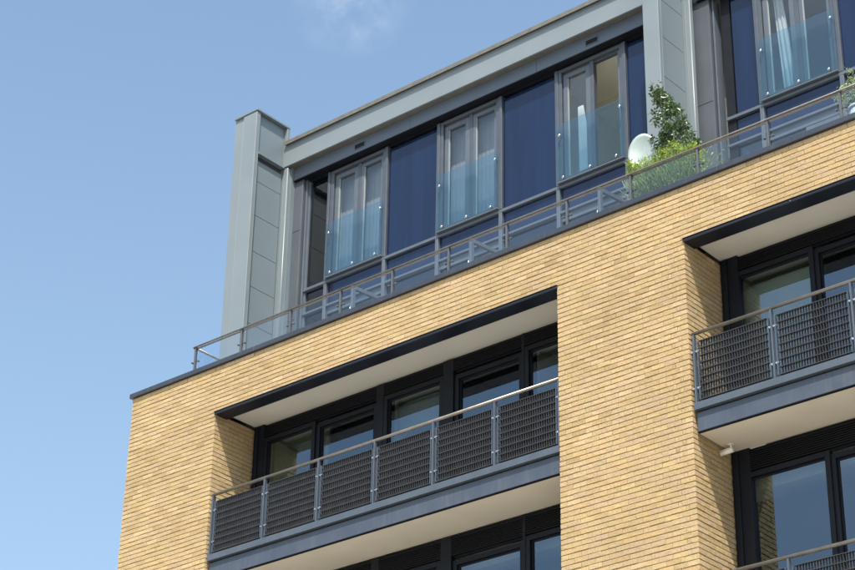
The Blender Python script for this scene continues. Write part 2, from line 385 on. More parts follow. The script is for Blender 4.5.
# ------------------------------------------------------------------ recess beams and soffits
for a, b in REC:
    # dark folded beam trimming the head of the opening
    mb = MB(); n = b-a
    mb.box(-0.01, n+0.01, 0.0, 0.285, 0, 0.044, 0.010)
    put('recess_beam', mb.mesh('recess_beam', BEAM), B, (a, Y-0.022, HEAD-0.046))
    simple('beam_flange', (a-0.012, b+0.012, Y-0.03, Y+0.005, HEAD-0.0018, HEAD+0.008), NAVY, B, 0.002)
    simple('beam_web', (a+0.001, b-0.001, Y+0.245, Y+0.258, HEAD-0.004, 15.774), BEAM, B, 0)
    simple('recess_soffit', (a+0.002, b-0.002, Y+0.18, YW+0.10, 15.775, 15.80), SOFFITW, B, 0)
    bt = MB(); bt.cyl((0, 0, 0), (0, -0.006, 0), 0.008, 8); put('bolt_head', bt.mesh('bolt_head', CHROME), B, (a+1.72, Y-0.022, HEAD-0.028))

# ------------------------------------------------------------------ balconies
def grating_panel(wd, ht, cells=8):
    mb = MB(); d = 0.052; n = int(round(wd/0.0405)); p = wd/n
    for i in range(1, n): mb.box(i*p-0.0016, i*p+0.0016, 0, d-0.004, 0.006, ht-0.006)
    for j in range(0, cells+1):
        z = j*(ht-0.008)/cells; mb.box(0.006, wd-0.006, -0.002, d, z, z+0.007)
    return mb
def clamp(mb, x, z, s):
    mb.box(min(x, x+s*0.045), max(x, x+s*0.045), -0.012, 0.014, z-0.014, z+0.014, 0.003); mb.cyl((x+s*0.045, 0.0, z), (x+s*0.045, -0.018, z), 0.011, 8)
post_me = MB(); post_me.box(-0.006, 0.006, -0.03, 0.035, -0.06, 1.012, 0.002); post_me.box(-0.013, 0.013, -0.036, -0.0305, -0.06, 1.0, 0.001)
post_me.cyl((0, 0, 1.0), (0, 0, 1.02), 0.012, 8)
postm = post_me.mesh('post', STEELL)
clampm = []
for s_ in (1, -1):
    clm = MB(); clamp(clm, s_*0.010, 0, s_); clampm.append(clm.mesh('clamp', CLAMP))
panels = {}; strips = {}
def balcony(a, b, ztop, posts, lab=None):
    """ztop = top of the edge trim; rail 1.03 m above"""
    bl = empty('balcony', ((a+b)/2, Y, ztop-0.42), B, lab); n = b-a
    simple('fascia', (a+0.012, b-0.002, Y+0.07, Y+0.10, ztop-0.40, ztop-0.128), STEEL, bl, 0.003)
    simple('edge_trim', (a+0.002, b-0.002, Y+0.018, Y+0.34, ztop-0.105, ztop), STEELL, bl, 0.004)
    simple('shadow_gap', (a+0.014, b-0.003, Y+0.095, Y+0.30, ztop-0.131, ztop-0.102), NAVY, bl, 0)  # dark strip filling the gap, its shadow put into the colour
    simple('bottom_angle', (a+0.012, b-0.002, Y+0.066, Y+0.12, ztop-0.412, ztop-0.4015), NAVY, bl, 0.001)
    simple('soffit', (a+0.003, b-0.003, Y+0.121, YW+0.02, ztop-0.408, ztop-0.36), SOFFIT, bl, 0)
    simple('slab', (a+0.003, b-0.003, Y+0.303, YW+0.02, ztop-0.355, ztop-0.02), DECK, bl, 0)
    yr = Y+0.06
    mb = MB(); zr = ztop+1.06-0.025
    mb.cyl((0.0, 0, 0), (n-0.01, 0, 0), 0.0255, 14); put('handrail', mb.mesh('handrail', BRONZE), bl, (a+0.005, yr, zr))
    for x in posts:
        put('post', postm, bl, (x, yr, ztop)); 
        for zz in (0.22, 0.76):
            for cmesh in clampm: put('clamp', cmesh, bl, (x, yr, ztop+zz))
    for x0, x1 in zip(posts[:-1], posts[1:]):
        wd = round(x1-x0-0.13, 2)
        if wd not in panels: panels[wd] = grating_panel(wd, 0.87).mesh('grating_panel', GRATE)
        cx = (x0+x1)/2-wd/2
        put('grating_panel', panels[wd], bl, (cx, yr-0.02, ztop+0.035))
        if wd not in strips: fm = MB(); fm.box(0, 0.010, 0, 0.050, 0, 0.87, 0.001); strips[wd] = fm.mesh('panel_edge_strip', STEELL)
        for dx_ in (-0.016, wd+0.006): put('panel_edge_strip', strips[wd], bl, (cx+dx_, yr-0.022, ztop+0.035))
    return bl
P0 = [-22.585+1.1562*i for i in range(7)]; P1 = [-13.375+1.208*i for i in range(6)]+[-6.46]
P1 = [-13.375, -12.165, -10.975, -9.80, -8.64, -7.52, -6.47]
for k in (0, 1):
    balcony(REC[0][0]+0.02, REC[0][1]-0.003, 13.232-ST*k, P0)
    balcony(REC[1][0]+0.02, REC[1][1]-0.003, 13.222-ST*k, P1)

# ------------------------------------------------------------------ recessed window walls
def window_unit(x0, x1, zb, zt, y, pane_mat, inset=0.05, frame=0.075, m=NAVY, nm='window'):
    """frame with a stepped sash and one pane; x0..x1, zb..zt are the clear glass"""
    wn_ = empty(nm, ((x0+x1)/2, y, zb), B); f = frame; mb = MB(); cx = (x0+x1)/2; h = (x1-x0)/2; H = zt-zb
    for (a, b_, c, d) in ((-h-f, -h, -f, H+f), (h, h+f, -f, H+f), (-h, h, -f, 0), (-h, h, H, H+f)):
        mb.box(a, b_, 0, 0.09, c, d, 0.003)
    put('frame', mb.mesh('frame', m), wn_, (cx, y, zb))
    mb = MB(); s = 0.022
    for (a, b_, c, d) in ((-h+0.001, -h+s, 0, H), (h-s, h-0.001, 0, H), (-h+s, h-s, 0.001, s), (-h+s, h-s, H-s, H-0.001)):
        mb.box(a, b_, inset-0.018, 0.08, c, d, 0.002)
    put('bead', mb.mesh('bead', m), wn_, (cx, y, zb))
    mb = MB(); mb.box(-h+s/2, h-s/2, inset, inset+0.012, s/2, H-s/2); put('pane', mb.mesh('pane', pane_mat), wn_, (cx, y, zb))
    return wn_
def room(x0, x1, zf, zc, depth, wallm, ceilm, y=YW+0.32):
    mb = MB(); t = 0.05
    r = empty('room', ((x0+x1)/2, y, zf), B)
    for nm, bx, m in (('room_wall', (x0, x1, y+depth, y+depth+t, zf, zc), wallm), ('room_wall', (x0, x0+t, y, y+depth-0.002, zf, zc), wallm),
                      ('room_wall', (x1-t, x1, y, y+depth-0.002, zf, zc), wallm), ('ceiling', (x0, x1, y, y+depth, zc+0.002, zc+t), ceilm), ('floor', (x0, x1, y, y+depth, zf-t, zf-0.002), FLOORIN)):
        simple(nm, bx, m, r, 0)
lay = [(-22.33, -21.315, 0), (-21.16, -19.99, 1), (-19.68, -18.605, 0), (-18.245, -17.065, 1), (-16.86, -15.80, 0)]
def louvre(x0, x1, z0, z1, y):
    mb = MB(); k = 0; z = z0
    while z < z1-0.02:
        mb.box(0, x1-x0, 0, 0.03, z-z0, z-z0+0.014); mb.box(0, x1-x0, 0.026, 0.05, z-z0+0.0145, z-z0+0.028); z += 0.032
    o = put('louvre_slats', mb.mesh('louvre_slats', LOUV), B, (x0, y, z0)); return o
for r_, (a, b) in enumerate(REC):
    off = a-REC[0][0]
    for k in (0, 1):
        dz = -ST*k; zh = 15.435 if not k else 12.39; zf = 13.30+dz; ztop = 15.773
        if k: ztop = 13.232-ST*(k-1)-0.412
        # head panel, jambs and louvres
        simple('head_panel', (a+0.003, b-0.003, YW+0.05, YW+0.10, zh+0.078, ztop-0.002), NAVY, B, 0)
        louvre(a+0.10, b-0.05, zh+0.10, ztop-0.03, YW-0.003)
        simple('jamb', (a+0.003, lay[0][0]+off-0.078+(0.055 if r_ else 0), YW-0.01, YW+0.10, zf, ztop-0.004), NAVY, B, 0.003)
        simple('jamb', (a+0.06, a+0.12, YW-0.045, YW-0.012, zf, ztop-0.03), NAVY, B, 0.003)
        simple('threshold', (a+0.003, b-0.003, YW-0.02, YW+0.12, zf-0.06, zf+0.002), NAVY, B, 0.003)
        for i, (g0, g1, dk) in enumerate(lay):
            g0 += off; g1 += off
            if r_:
                g0 += 0.025; g1 += (0.06 if i == 0 else 0.03)
                if i == 0: g0 = -13.18; g1 = -12.03
                if i == 1: g0 = -11.89
            head = zh-(0.05 if dk else 0)
            window_unit(g0, g1, zf+0.12, head, YW+(0.03 if dk else 0.0), G_LOW, inset=0.06)
            if i < len(lay)-1:
                nx = lay[i+1][0]+off+(0.03 if r_ else 0)
                if nx-g1 > 0.156: simple('mullion', (g1+0.078, nx-0.078, YW-0.006, YW+0.10, zf, ztop-0.03), NAVY, B, 0.004)
        simple('jamb', (lay[-1][1]+off+0.11, b-0.003, YW-0.01, YW+0.10, zf, ztop-0.004), NAVY, B, 0.003)
        # the rooms behind
        cz = 15.60+dz
        spans = [(-22.5, -21.24, 0), (-21.2, -19.84, 1), (-19.8, -18.45, 0), (-18.4, -16.98, 1), (-16.94, -15.70, 0)]
        for s0, s1, dk in spans:
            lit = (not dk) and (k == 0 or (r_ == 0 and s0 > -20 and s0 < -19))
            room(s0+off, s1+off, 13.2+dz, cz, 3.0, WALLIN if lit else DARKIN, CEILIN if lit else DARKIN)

# ------------------------------------------------------------------ terrace balustrade
TP = [-23.365, -22.265, -21.144, -20.037, -18.932, -17.782, -16.641, -15.511, -14.364, -13.21, -12.056, -10.918, -9.78, -8.64, -7.50, -6.36, -5.22]
yb = Y+0.13; zt = TOP+0.085
TB = empty('terrace_balustrade', (-15, yb, zt), B)
mb = MB(); LN = TP[-1]-TP[0]
mb.cyl((-0.04, -0.026, 0.006), (LN, -0.026, 0.006), 0.0135, 10); mb.cyl((-0.04, 0.030, -0.002), (LN, 0.030, -0.002), 0.0135, 10); mb.box(-0.03, LN, -0.010, 0.014, -0.016, -0.006, 0.002)
ZR = 17.205
put('handrail', mb.mesh('handrail', BRONZE), TB, (TP[0], yb, ZR-0.025))
mb = MB(); mb.cyl((0, 0, 0), (0, 1.9, 0), 0.019, 10); mb.box(-0.014, 0.014, 0, 1.9, -0.02, -0.004, 0.002)
put('return_rail', mb.mesh('return_rail', BRONZE), TB, (TP[0]-0.02, yb+0.03, ZR-0.02))
pm = MB(); ph = ZR-0.04-zt
pm.box(-0.016, 0.016, -0.025, 0.025, -0.1, ph, 0.003); pm.box(-0.045, 0.045, -0.025, 0.035, ph, ph+0.012, 0.002)
tpost = pm.mesh('post', CLADD)
cm = MB()
for s in (1, -1):
    cm.cyl((s*0.012, 0.005, 0), (s*0.07, 0.005, 0), 0.008, 8); cm.cyl((s*0.07, -0.018, 0), (s*0.07, 0.022, 0), 0.016, 10)
tcl = cm.mesh('glass_clamp', CLADD)
for i, x in enumerate(TP):
    put('post', tpost, TB, (x, yb, zt)); put('glass_clamp', tcl, TB, (x, yb, zt+0.26))
    if i: 
        n = x-TP[i-1]-0.10; gm = MB(); gm.box(0, n, 0, 0.012, 0, 0.50); put('glass_panel', gm.mesh('glass_panel', G_BAL), TB, (TP[i-1]+0.05, yb, zt+0.02))
gm = MB(); gm.box(0, 0.012, 0, 1.7, 0, 0.50); put('glass_panel', gm.mesh('glass_panel', G_BAL), TB, (TP[0]-0.03, yb+0.08, zt+0.02))

# ------------------------------------------------------------------ penthouse
# roof fascia with cap, frieze
FZ0, FZ1 = 22.31, 22.80
BAYS = [(-24.10, -15.205), (-14.90, -6.0)]
for a, b in BAYS:
    fa = empty('roof_fascia', ((a+b)/2, 23.70, FZ0), B)
    simple('fascia_panel', (a+0.002, b-0.002, 23.70, 23.74, FZ0, FZ1-0.003), CLAD, fa, 0.004)
    simple('cap_flashing', (a+0.002, b-0.002, 23.645, 24.1, FZ1, FZ1+0.045), CLADD, fa, 0.004)
    simple('drip_edge', (a+0.002, b-0.002, 23.640, 23.652, FZ1-0.03, FZ1+0.055), GUTTER, fa, 0.001)
    simple('underside', (a+0.002, b-0.002, 23.742, 23.90, FZ0+0.003, FZ0+0.013), GUTTER, fa, 0.001)
    x = a+0.12; i = 0; W_ = 2.93
    simple('frieze_panel', (a-0.03, x-0.003, 23.852, 23.90, 22.012, FZ0+0.002), CLADD, B, 0.003)
    while x < b-0.2:
        x1 = min(x+W_, b-0.002)
        simple('frieze_panel', (x+0.003, x1-0.003, 23.85, 23.90, 22.03, FZ0+0.002), FRIEZE, B, 0.003); x = x1
    simple('frieze_lip', (a+0.12, b-0.002, 23.84, 24.02, 22.010, 22.028), NAVY, B, 0.002)
simple('roof', (-24.60, -6.0, 24.1, 29, 22.5, 22.74), CLADD, B, 0)
for x0 in (-22.42, -17.05, -11.6):
    v = empty('vent', (x0, 23.85, 22.10), B)
    mb = MB(); mb.box(0, 0.27, 0, 0.01, 0, 0.012, 0.002); mb.box(0, 0.27, 0, 0.01, 0.108, 0.12, 0.002); mb.box(0, 0.012, 0, 0.01, 0.0125, 0.1075, 0.002); mb.box(0.258, 0.27, 0, 0.01, 0.0125, 0.1075, 0.002)
    put('vent_frame', mb.mesh('vent_frame', SASHL), v, (x0, 23.838, 22.10)); simple('vent_opening', (x0+0.013, x0+0.257, 23.843, 23.849, 22.113, 22.207), LOUV, v, 0)

# fins: upright metal blades clad in panels, open box section towards the window bay
seams = [18.0, 18.71, 19.47, 20.21, 20.98, 21.72, 22.17]
def fin(xl, xr, wide):
    f = empty('cladding_fin', ((xl+xr)/2, 22.9, TOP), B, 'tall pale grey metal fin at the left end' if wide else 'tall pale grey metal fin between the two glazed bays')
    z1 = 23.24; z0 = TOP-0.02
    if wide:
        simple('front_strip', (xl, xr-0.385, 22.905, 22.96, z0, z1-0.05), CLAD, f, 0.004)
        simple('front_panel', (xr-0.360, xr, 22.88, 22.96, z0, z1-0.05), CLAD, f, 0.006)
        simple('joint', (xr-0.387, xr-0.357, 22.93, 22.955, z0, z1-0.06), SEAM, f, 0)
    else:
        simple('front_panel', (xl, xr, 22.88, 22.96, z0, z1-0.05), CLAD, f, 0.006)
    simple('cap', (xl-0.01, xr+0.022, 22.865, 23.78, z1-0.04, z1), CLADS, f, 0.004)
    simple('front_edge', (xr-0.028, xr+0.0005, 22.9605, 22.978, z0, z1-0.051), CLAD, f, 0.002)
    simple('back_strip', (xl, xr-0.127, 22.963, 23.77, z0, z1-0.052), CLADS, f, 0)
    simple('side_upper_panel', (xr-0.10, xr-0.062, 22.963, 23.70, 22.32, z1-0.052), CLADS, f, 0.003)
    simple('side_rail', (xr-0.10, xr+0.004, 22.979, 23.70, 22.275, 22.315), CLADS, f, 0.004)
    pz = [z0]+seams
    for q0, q1 in zip(pz[:-1], pz[1:]):
        simple('side_panel', (xr-0.11, xr-0.072, 22.963, 23.70, q0+0.004, q1-0.004), CLADS, f, 0.002)
    simple('joint_backing', (xr-0.125, xr-0.112, 22.963, 23.70, z0, 22.32), SEAM, f, 0)
    # lit end trim at the back of the fin side, rounded nose
    mb = MB(); mb.box(-0.10, 0.10, 0.02, 0.10, 0, 22.275-z0, 0.004); mb.cyl((0.012, 0.02, 0), (0.012, 0.02, 22.275-z0), 0.014, 10); mb.cyl((0.088, 0.02, 0), (0.088, 0.02, 22.275-z0), 0.014, 10); mb.box(0.014, 0.086, 0.006, 0.03, 0, 22.275-z0)
    put('end_trim', mb.mesh('end_trim', CLAD), f, (xr-0.02, 23.702, z0))
    mb = MB(); mb.box(-0.09, 0.05, 0.0, 0.075, 0, 23.185-22.32, 0.004); put('end_trim', mb.mesh('end_trim', CLAD), f, (xr-0.027, 23.702, 22.32)) if wide else None
    return f
fin(-24.70, -24.10, True)
fin(-15.205, -14.905, False)
fin(-6.305, -6.005, False)
# grey return walls beside each fin (facing the street), with horizontal seams
for xs, wd in ((-24.15, 0.355), (-15.03, 0.43)):
    rw = empty('return_wall', (xs, 23.9, TOP), B)
    pz = [TOP-0.02, 18.71-0.15, 20.0, 22.005] if xs > -20 else [TOP-0.02, 19.0, 20.9, 22.005]
    for q0, q1 in zip(pz[:-1], pz[1:]):
        simple('cladding_panel', (xs, xs+wd, 23.90, 23.93, q0+0.004, q1-0.004), CLADD, rw, 0.003)
    simple('jamb_trim', (xs+wd+0.004, xs+wd+0.028, 23.895, 24.15, TOP, 22.007), CLADD, rw, 0.003)
    simple('jamb_trim', (xs+wd+0.045, xs+wd+0.075, 23.96, 24.15, TOP, 22.007), SASHL, rw, 0.003)
    simple('backing', (xs-0.03, xs+wd+0.002, 23.935, 24.15, TOP, 22.004), SEAM, rw, 0)

K = 24.0/24.2; SILL = 19.605; WT = 21.975; TRZ = 19.10; DOORZ = 18.93
WX = [(-23.33, -21.92), (-20.62, -19.21), (-17.92, -16.51), (-13.86, -12.45), (-11.16, -9.75), (-8.46, -7.05)]
WX = [(a*K, b*K) for a, b in WX]
def sash(name, x0, x1, z0, z1, y, parent, gl, open_=0.0, fl=0.05):
    """one casement leaf: frame, pane; hinge on its left edge when opened"""
    hx = x0; s = None
    mb = MB(); w_ = x1-x0; H = z1-z0; f = fl; t = 0.062
    for q in ((0, f, 0, H), (w_-f, w_, 0, H), (f, w_-f, 0, f), (f, w_-f, H-f, H)): mb.box(q[0], q[1], 0, t, q[2], q[3], 0.003)
    if open_: hx = x1
    o = put(name, mb.mesh(name, SASHL), parent, (hx, y, z0), rz=open_)
    mb = MB(); mb.box(f-0.01, w_-f+0.01, 0.04, 0.052, f-0.01, H-f+0.01)
    p = put('pane', mb.mesh('pane', gl), parent, (hx, y, z0), rz=open_)
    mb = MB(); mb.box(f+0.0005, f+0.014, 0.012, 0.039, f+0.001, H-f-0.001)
    put('lit_edge_bead', mb.mesh('lit_edge_bead', BEADL), parent, (hx, y, z0), rz=open_)
    return o
def juliet(i, x0, x1, opened=False):
    wd = empty('juliet_window', ((x0+x1)/2, PH, SILL), B)
    fr = MB(); y = PH
    z0 = SILL+0.03
    mb = MB(); H = WT-z0
    for q in ((0, 0.085, 0, H), (1.398-0.085, 1.398, 0, H), (0.085, 1.313, 0, 0.07), (0.085, 1.313, H-0.06, H)): mb.box(q[0], q[1], -0.035, 0.10, q[2], q[3], 0.003)
    mb.box(0.09, 1.31, 0.03, 0.10, H-0.10, H-0.061); mb.box(0.665, 0.745, 0.0, 0.10, 0.071, H-0.062, 0.003)
    put('frame', mb.mesh('frame', WFRAME), wd, (x0, y, z0))
    a0 = x0+0.095; m_ = x0+0.66; m2 = x0+0.75; a1 = x0+1.303
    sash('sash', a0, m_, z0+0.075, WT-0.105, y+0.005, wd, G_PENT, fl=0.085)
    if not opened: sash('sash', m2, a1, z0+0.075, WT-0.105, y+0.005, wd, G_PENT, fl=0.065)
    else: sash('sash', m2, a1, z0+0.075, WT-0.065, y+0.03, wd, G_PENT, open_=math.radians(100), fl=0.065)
    # glass guard on stand-off buttons
    gm = MB(); gm.box(0, 1.38, 0, 0.014, 0, 1.13); put('guard_glass', gm.mesh('guard_glass', G_JUL), wd, (x0+0.01, y-0.105, SILL+0.075))
    simple('guard_rail_shoe', (x0+0.01, x1-0.01, y-0.105, y-0.037, SILL+0.036, SILL+0.066), SASHL, wd, 0.004)
    sm = MB(); sm.cyl((0, 0.0, 0), (0, 0.075, 0), 0.011, 8); sm.cyl((0, -0.014, 0), (0, 0.0, 0), 0.026, 12); sm.ball((0, -0.014, 0), 0.024, 10, (1, 0.5, 1))
    sme = sm.mesh('standoff_button', CHROME)
    for dx, dzz in ((0.07, 0.98), (1.34, 1.05), (0.14, 0.12), (0.70, 0.12), (1.24, 0.12)): put('standoff_button', sme, wd, (x0+dx, y-0.105, SILL+dzz))
    return wd
for i, (a, b) in enumerate(WX): juliet(i, a, b, opened=(i == 2))
def bluepanel(x0, x1, z0, z1, nm='blue_panel'): simple(nm, (x0, x1, PH+0.0, PH+0.05, z0, z1), BLUEP, B, 0.002)
blue = [(-21.885, -20.655), (-19.175, -17.955), (-16.475, -15.10), (-14.36, -13.895), (-12.415, -11.195), (-9.715, -8.495), (-7.015, -6.45)]
blue = [(a*K, b*K) for a, b in blue]
for a, b in blue:
    bluepanel(a+0.006, b-0.006, SILL+0.036, WT-0.06)
simple('head_rail', (-23.75, -15.0, PH-0.01, PH+0.09, WT+0.002, WT+0.03), NAVY, B, 0)
simple('head_rail', (-14.42, -6.4, PH-0.01, PH+0.09, WT+0.002, WT+0.03), NAVY, B, 0)
muls = [-23.35, -21.903, -20.637, -19.193, -17.937, -16.493, -13.878, -12.433, -11.177, -9.733, -8.477, -7.033]
muls = [m_*K for m_ in muls]
for x in muls:
    simple('mullion', (x-0.034 if x != muls[0] else x-0.04, x+0.034 if x != muls[0] else x+0.016, PH-0.055, PH+0.08, SILL+0.03, WT), WFRAME, B, 0.005)
    simple('mullion', (x-0.036, x+0.036, PH-0.055, PH+0.08, TOP, SILL-0.032), SASHL, B, 0.005)
for (a, b) in ((-23.72, -15.00), (-14.42, -6.4)):
    simple('sill_transom', (a, b, PH-0.05, PH+0.08, SILL-0.03, SILL+0.028), SASHL, B, 0.005)
    simple('lower_transom', (a, b, PH-0.045, PH+0.08, TRZ-0.022, TRZ+0.022), SASHL, B, 0.004)
    simple('room_backing', (a, b, PH+1.6, PH+1.65, TOP, SILL-0.25), WALLIN, B, 0)
    simple('floor_slab', (a, b, PH+0.12, 29, SILL-0.30, SILL-0.02), SOFFITW, B, 0)
# spandrels and ground-storey glazing between the mullions
cols = [-23.72]+muls[:6]+[-15.00]
cols2 = [-14.42]+muls[6:]+[-6.4]
simple('side_strip', (-14.42, -14.258, PH-0.01, PH+0.05, TOP, SILL-0.032), NAVY, B, 0)
simple('side_strip', (-14.42, -14.258, PH-0.01, PH+0.05, SILL+0.03, WT), NAVY, B, 0)
for cs in (cols, cols2):
    for j, (a, b) in enumerate(zip(cs[:-1], cs[1:])):
        if cs is cols and j == 0:
            # narrow dark side light, full height
            simple('dark_side_light', (a+0.04, b-0.045, PH+0.02, PH+0.035, SILL+0.04, WT-0.05), G_TERR, B, 0, 'narrow dark side light beside the left fin')
            simple('dark_side_light', (a+0.04, b-0.045, PH+0.02, PH+0.035, TRZ+0.03, SILL-0.04), G_TERR, B, 0)
            simple('dark_side_light', (a+0.04, b-0.045, PH+0.02, PH+0.035, TOP+0.1, TRZ-0.03), G_TERR, B, 0)
            simple('side_light_frame', (a, a+0.035, PH-0.02, PH+0.08, TOP, WT), SASHL, B, 0.003)
            continue
        simple('spandrel_panel', (a+0.040+(0.13 if (cs is cols2 and j == 0) else 0), b-0.040, PH+0.005, PH+0.05, TRZ+0.026, SILL-0.034), BLUEP, B, 0.002)
        is_window = (j % 2 == 1) if cs is cols else (j % 2 == 0 and j > 0)
        is_window = any(abs(a-(w0-0.017)) < 0.05 for w0, w1 in WX) or any(abs(a-w0) < 0.05 for w0, w1 in WX)
        if is_window:
            # garden door: fixed leaf and a leaf standing open towards the parapet
            simple('terrace_pane', (a+0.045, (a+b)/2-0.02, PH+0.03, PH+0.042, TOP+0.15, TRZ-0.07), G_TERR, B, 0)
            fm = MB(); W2 = (b-a)/2-0.05; left = cs is cols; Hd = DOORZ-(0.13 if left else 0)-(TOP+0.06); f = 0.07
            for q in ((0, f, 0, Hd), (W2-f, W2, 0, Hd), (f, W2-f, 0, f), (f, W2-f, Hd-f, Hd)): fm.box(q[0], q[1], 0, 0.055, q[2], q[3], 0.003)
            left = cs is cols
            fme = fm.mesh('door_frame', SASHL); gm = MB(); gm.box(f-0.01, W2-f+0.01, 0.02, 0.032, f, Hd-f); gme = gm.mesh('pane', G_BAL)
            hm = MB(); hm.box(0.02, 0.04, -0.05, 0.0, Hd-0.55, Hd-0.40, 0.004); hm.cyl((0.03, -0.04, Hd-0.56), (0.03, -0.04, Hd-0.40), 0.012, 8); hme = hm.mesh('door_restraint', CHROME)
            d = empty('terrace_door', (b-0.05, PH, TOP+0.06), B)
            rz = math.radians(180+68) if left else math.radians(180)
            rz = math.radians(180+82) if left else math.radians(180)
            put('door_frame', fme, d, (b-0.05, PH-0.06 if left else PH+0.06, TOP+0.06), rz)
            put('pane', gme, d, (b-0.05, PH-0.06 if left else PH+0.06, TOP+0.06), rz)
            mm = MB()
            if left:
                mm.cyl((-0.13, -0.62, Hd-0.52), (-0.13, -0.62, Hd-0.36), 0.014, 8); mm.box(-0.145, -0.115, -0.66, -0.60, Hd-0.53, Hd-0.50, 0.003)
                put('door_handle', mm.mesh('door_handle', CHROME), d, (b-0.05, PH-0.06, TOP+0.06))
            simple('door_head', (a+0.04, b-0.04, PH+0.0, PH+0.06, DOORZ+0.005, TRZ-0.024), SASHL, B, 0.003)
        else:
            simple('terrace_pane', (a+0.045+(0.13 if (cs is cols2 and j == 0) else 0), b-0.045, PH+0.03, PH+0.042, TOP+0.12, TRZ-0.03), G_TERR, B, 0)
            simple('pane_frame', (a+0.045, b-0.045, PH+0.0, PH+0.06, TOP+0.02, TOP+0.11), SASHL, B, 0.003)
# penthouse upper rooms
for i, (a, b) in enumerate(WX[:4]):
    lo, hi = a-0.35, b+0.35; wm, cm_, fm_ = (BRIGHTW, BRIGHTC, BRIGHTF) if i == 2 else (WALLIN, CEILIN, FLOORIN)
    if i == 0: lo = -23.10
    r = empty('room', ((a+b)/2, PH+0.12, SILL), B)
    y0 = PH+0.12; y1 = PH+3.2; zc = 22.02
    for nm, bx, m in (('room_wall', (lo, hi, y1, y1+0.05, SILL, zc), wm), ('room_wall', (lo, lo+0.04, y0, y1-0.002, SILL, zc), wm), ('room_wall', (hi-0.04, hi, y0, y1-0.002, SILL, zc), wm),
                      ('ceiling', (lo, hi, y0, y1, zc+0.002, zc+0.05), cm_), ('floor', (lo, hi, y0, y1, SILL, SILL+0.02), fm_)):
        simple(nm, bx, m, r, 0)
    if i == 2:
        simple('cornice', (lo+0.05, hi-0.05, PH+1.30, PH+1.42, zc-0.10, zc-0.002), CEILIN, r, 0.01)
        dl = MB(); dl.cyl((0, 0, 0), (0, 0, 0.012), 0.055, 16); put('downlight', dl.mesh('downlight', CLADD), r, (-16.80, PH+0.92, zc-0.012))
# lobby behind the side light, its gloom put into the wall colour
simple('lobby_wall', (-23.80, -23.16, PH+1.2, PH+1.25, TOP, WT), DARKIN, B, 0)
simple('lobby_wall', (-23.18, -23.13, PH+0.085, PH+1.198, TOP, WT+0.02), DARKIN, B, 0)
simple('lobby_ceiling', (-23.80, -23.19, PH+0.10, PH+1.19, WT+0.035, WT+0.06), WALLIN, B, 0)
simple('penthouse_side_wall', (-24.66, -24.0, 23.80, 28.9, TOP, 22.49), CLADS, B, 0)

# ------------------------------------------------------------------ curtains
def curtain(x0, x1, z0, z1, y, m, fold=0.003, pitch=0.085, skew=0.0, flare=0.0):
    mb = MB(); n = int((x1-x0)/pitch*8); rows = 8; b = 0
    for j in range(rows+1):
        t = j/rows; z = z1+(z0-z1)*t
        for i in range(n+1):
            u = i/n; xx = x0+(x1-x0)*(u*(1+flare*t))+skew*t
            ph_ = u*(x1-x0)/pitch*2*math.pi; mb.v.append((xx-x0, fold*math.sin(ph_+0.5*math.sin(3.1*u*5))*(0.6+0.4*t), z-z0)); mb.t.append((1, 1, 1))
    for j in range(rows):
        for i in range(n):
            q = j*(n+1)+i; mb.f.append((q, q+n+1, q+n+2, q+1)); mb.sm.append(True)
    me = mb.mesh('curtain', m); o = put('curtain', me, None, (x0, y, z0))
    so_ = o.modifiers.new('thickness', 'SOLIDIFY'); so_.thickness = 0.003
    return o
thing(curtain(-23.058, -21.818, 19.68, 21.93, PH+0.22, SHEER), 'grey drawn curtain behind the window nearest the left fin', 'curtain', 'curtains behind the penthouse windows')
thing(curtain(-20.380, -19.121, 19.68, 21.93, PH+0.22, SHEER), 'grey drawn curtain behind the middle window between two blue panels', 'curtain', 'curtains behind the penthouse windows')
thing(curtain(-17.474, -17.355, 19.68, 21.2, PH+0.14, WHITEC, skew=0.0, flare=2.0), 'white curtain gathered low behind the window with the open leaf', 'curtain')
thing(curtain(-13.547, -13.388, 19.68, 21.93, PH+0.17, WHITEC, pitch=0.06, fold=0.018, skew=0.10, flare=0.6), 'long white curtain hanging in the guarded window right of the second fin', 'curtain')

mb = MB(); mb.box(0, 1.22, 0, 0.004, 0, 1.62); mb.cyl((0, 0, 1.63), (1.22, 0, 1.63), 0.022, 10)  # added blind, put in to brighten a pane that came out dark
thing(put('added_blind', mb.mesh('added_blind', WHITEC), None, (-13.24, YW+0.30, 13.75)), 'added pale blind lightening the left door pane of the right upper balcony', 'blind')
mb = MB(); mb.box(0, 1.05, 0, 0.004, 0, 0.45); mb.cyl((0, 0, 0.46), (1.05, 0, 0.46), 0.022, 10)  # added half blind, put in to make this pane paler
thing(put('added_blind', mb.mesh('added_blind', SHEER), None, (-19.68, YW+0.30, 14.98)), 'added short grey blind lightening the middle door pane of the left upper balcony', 'blind')

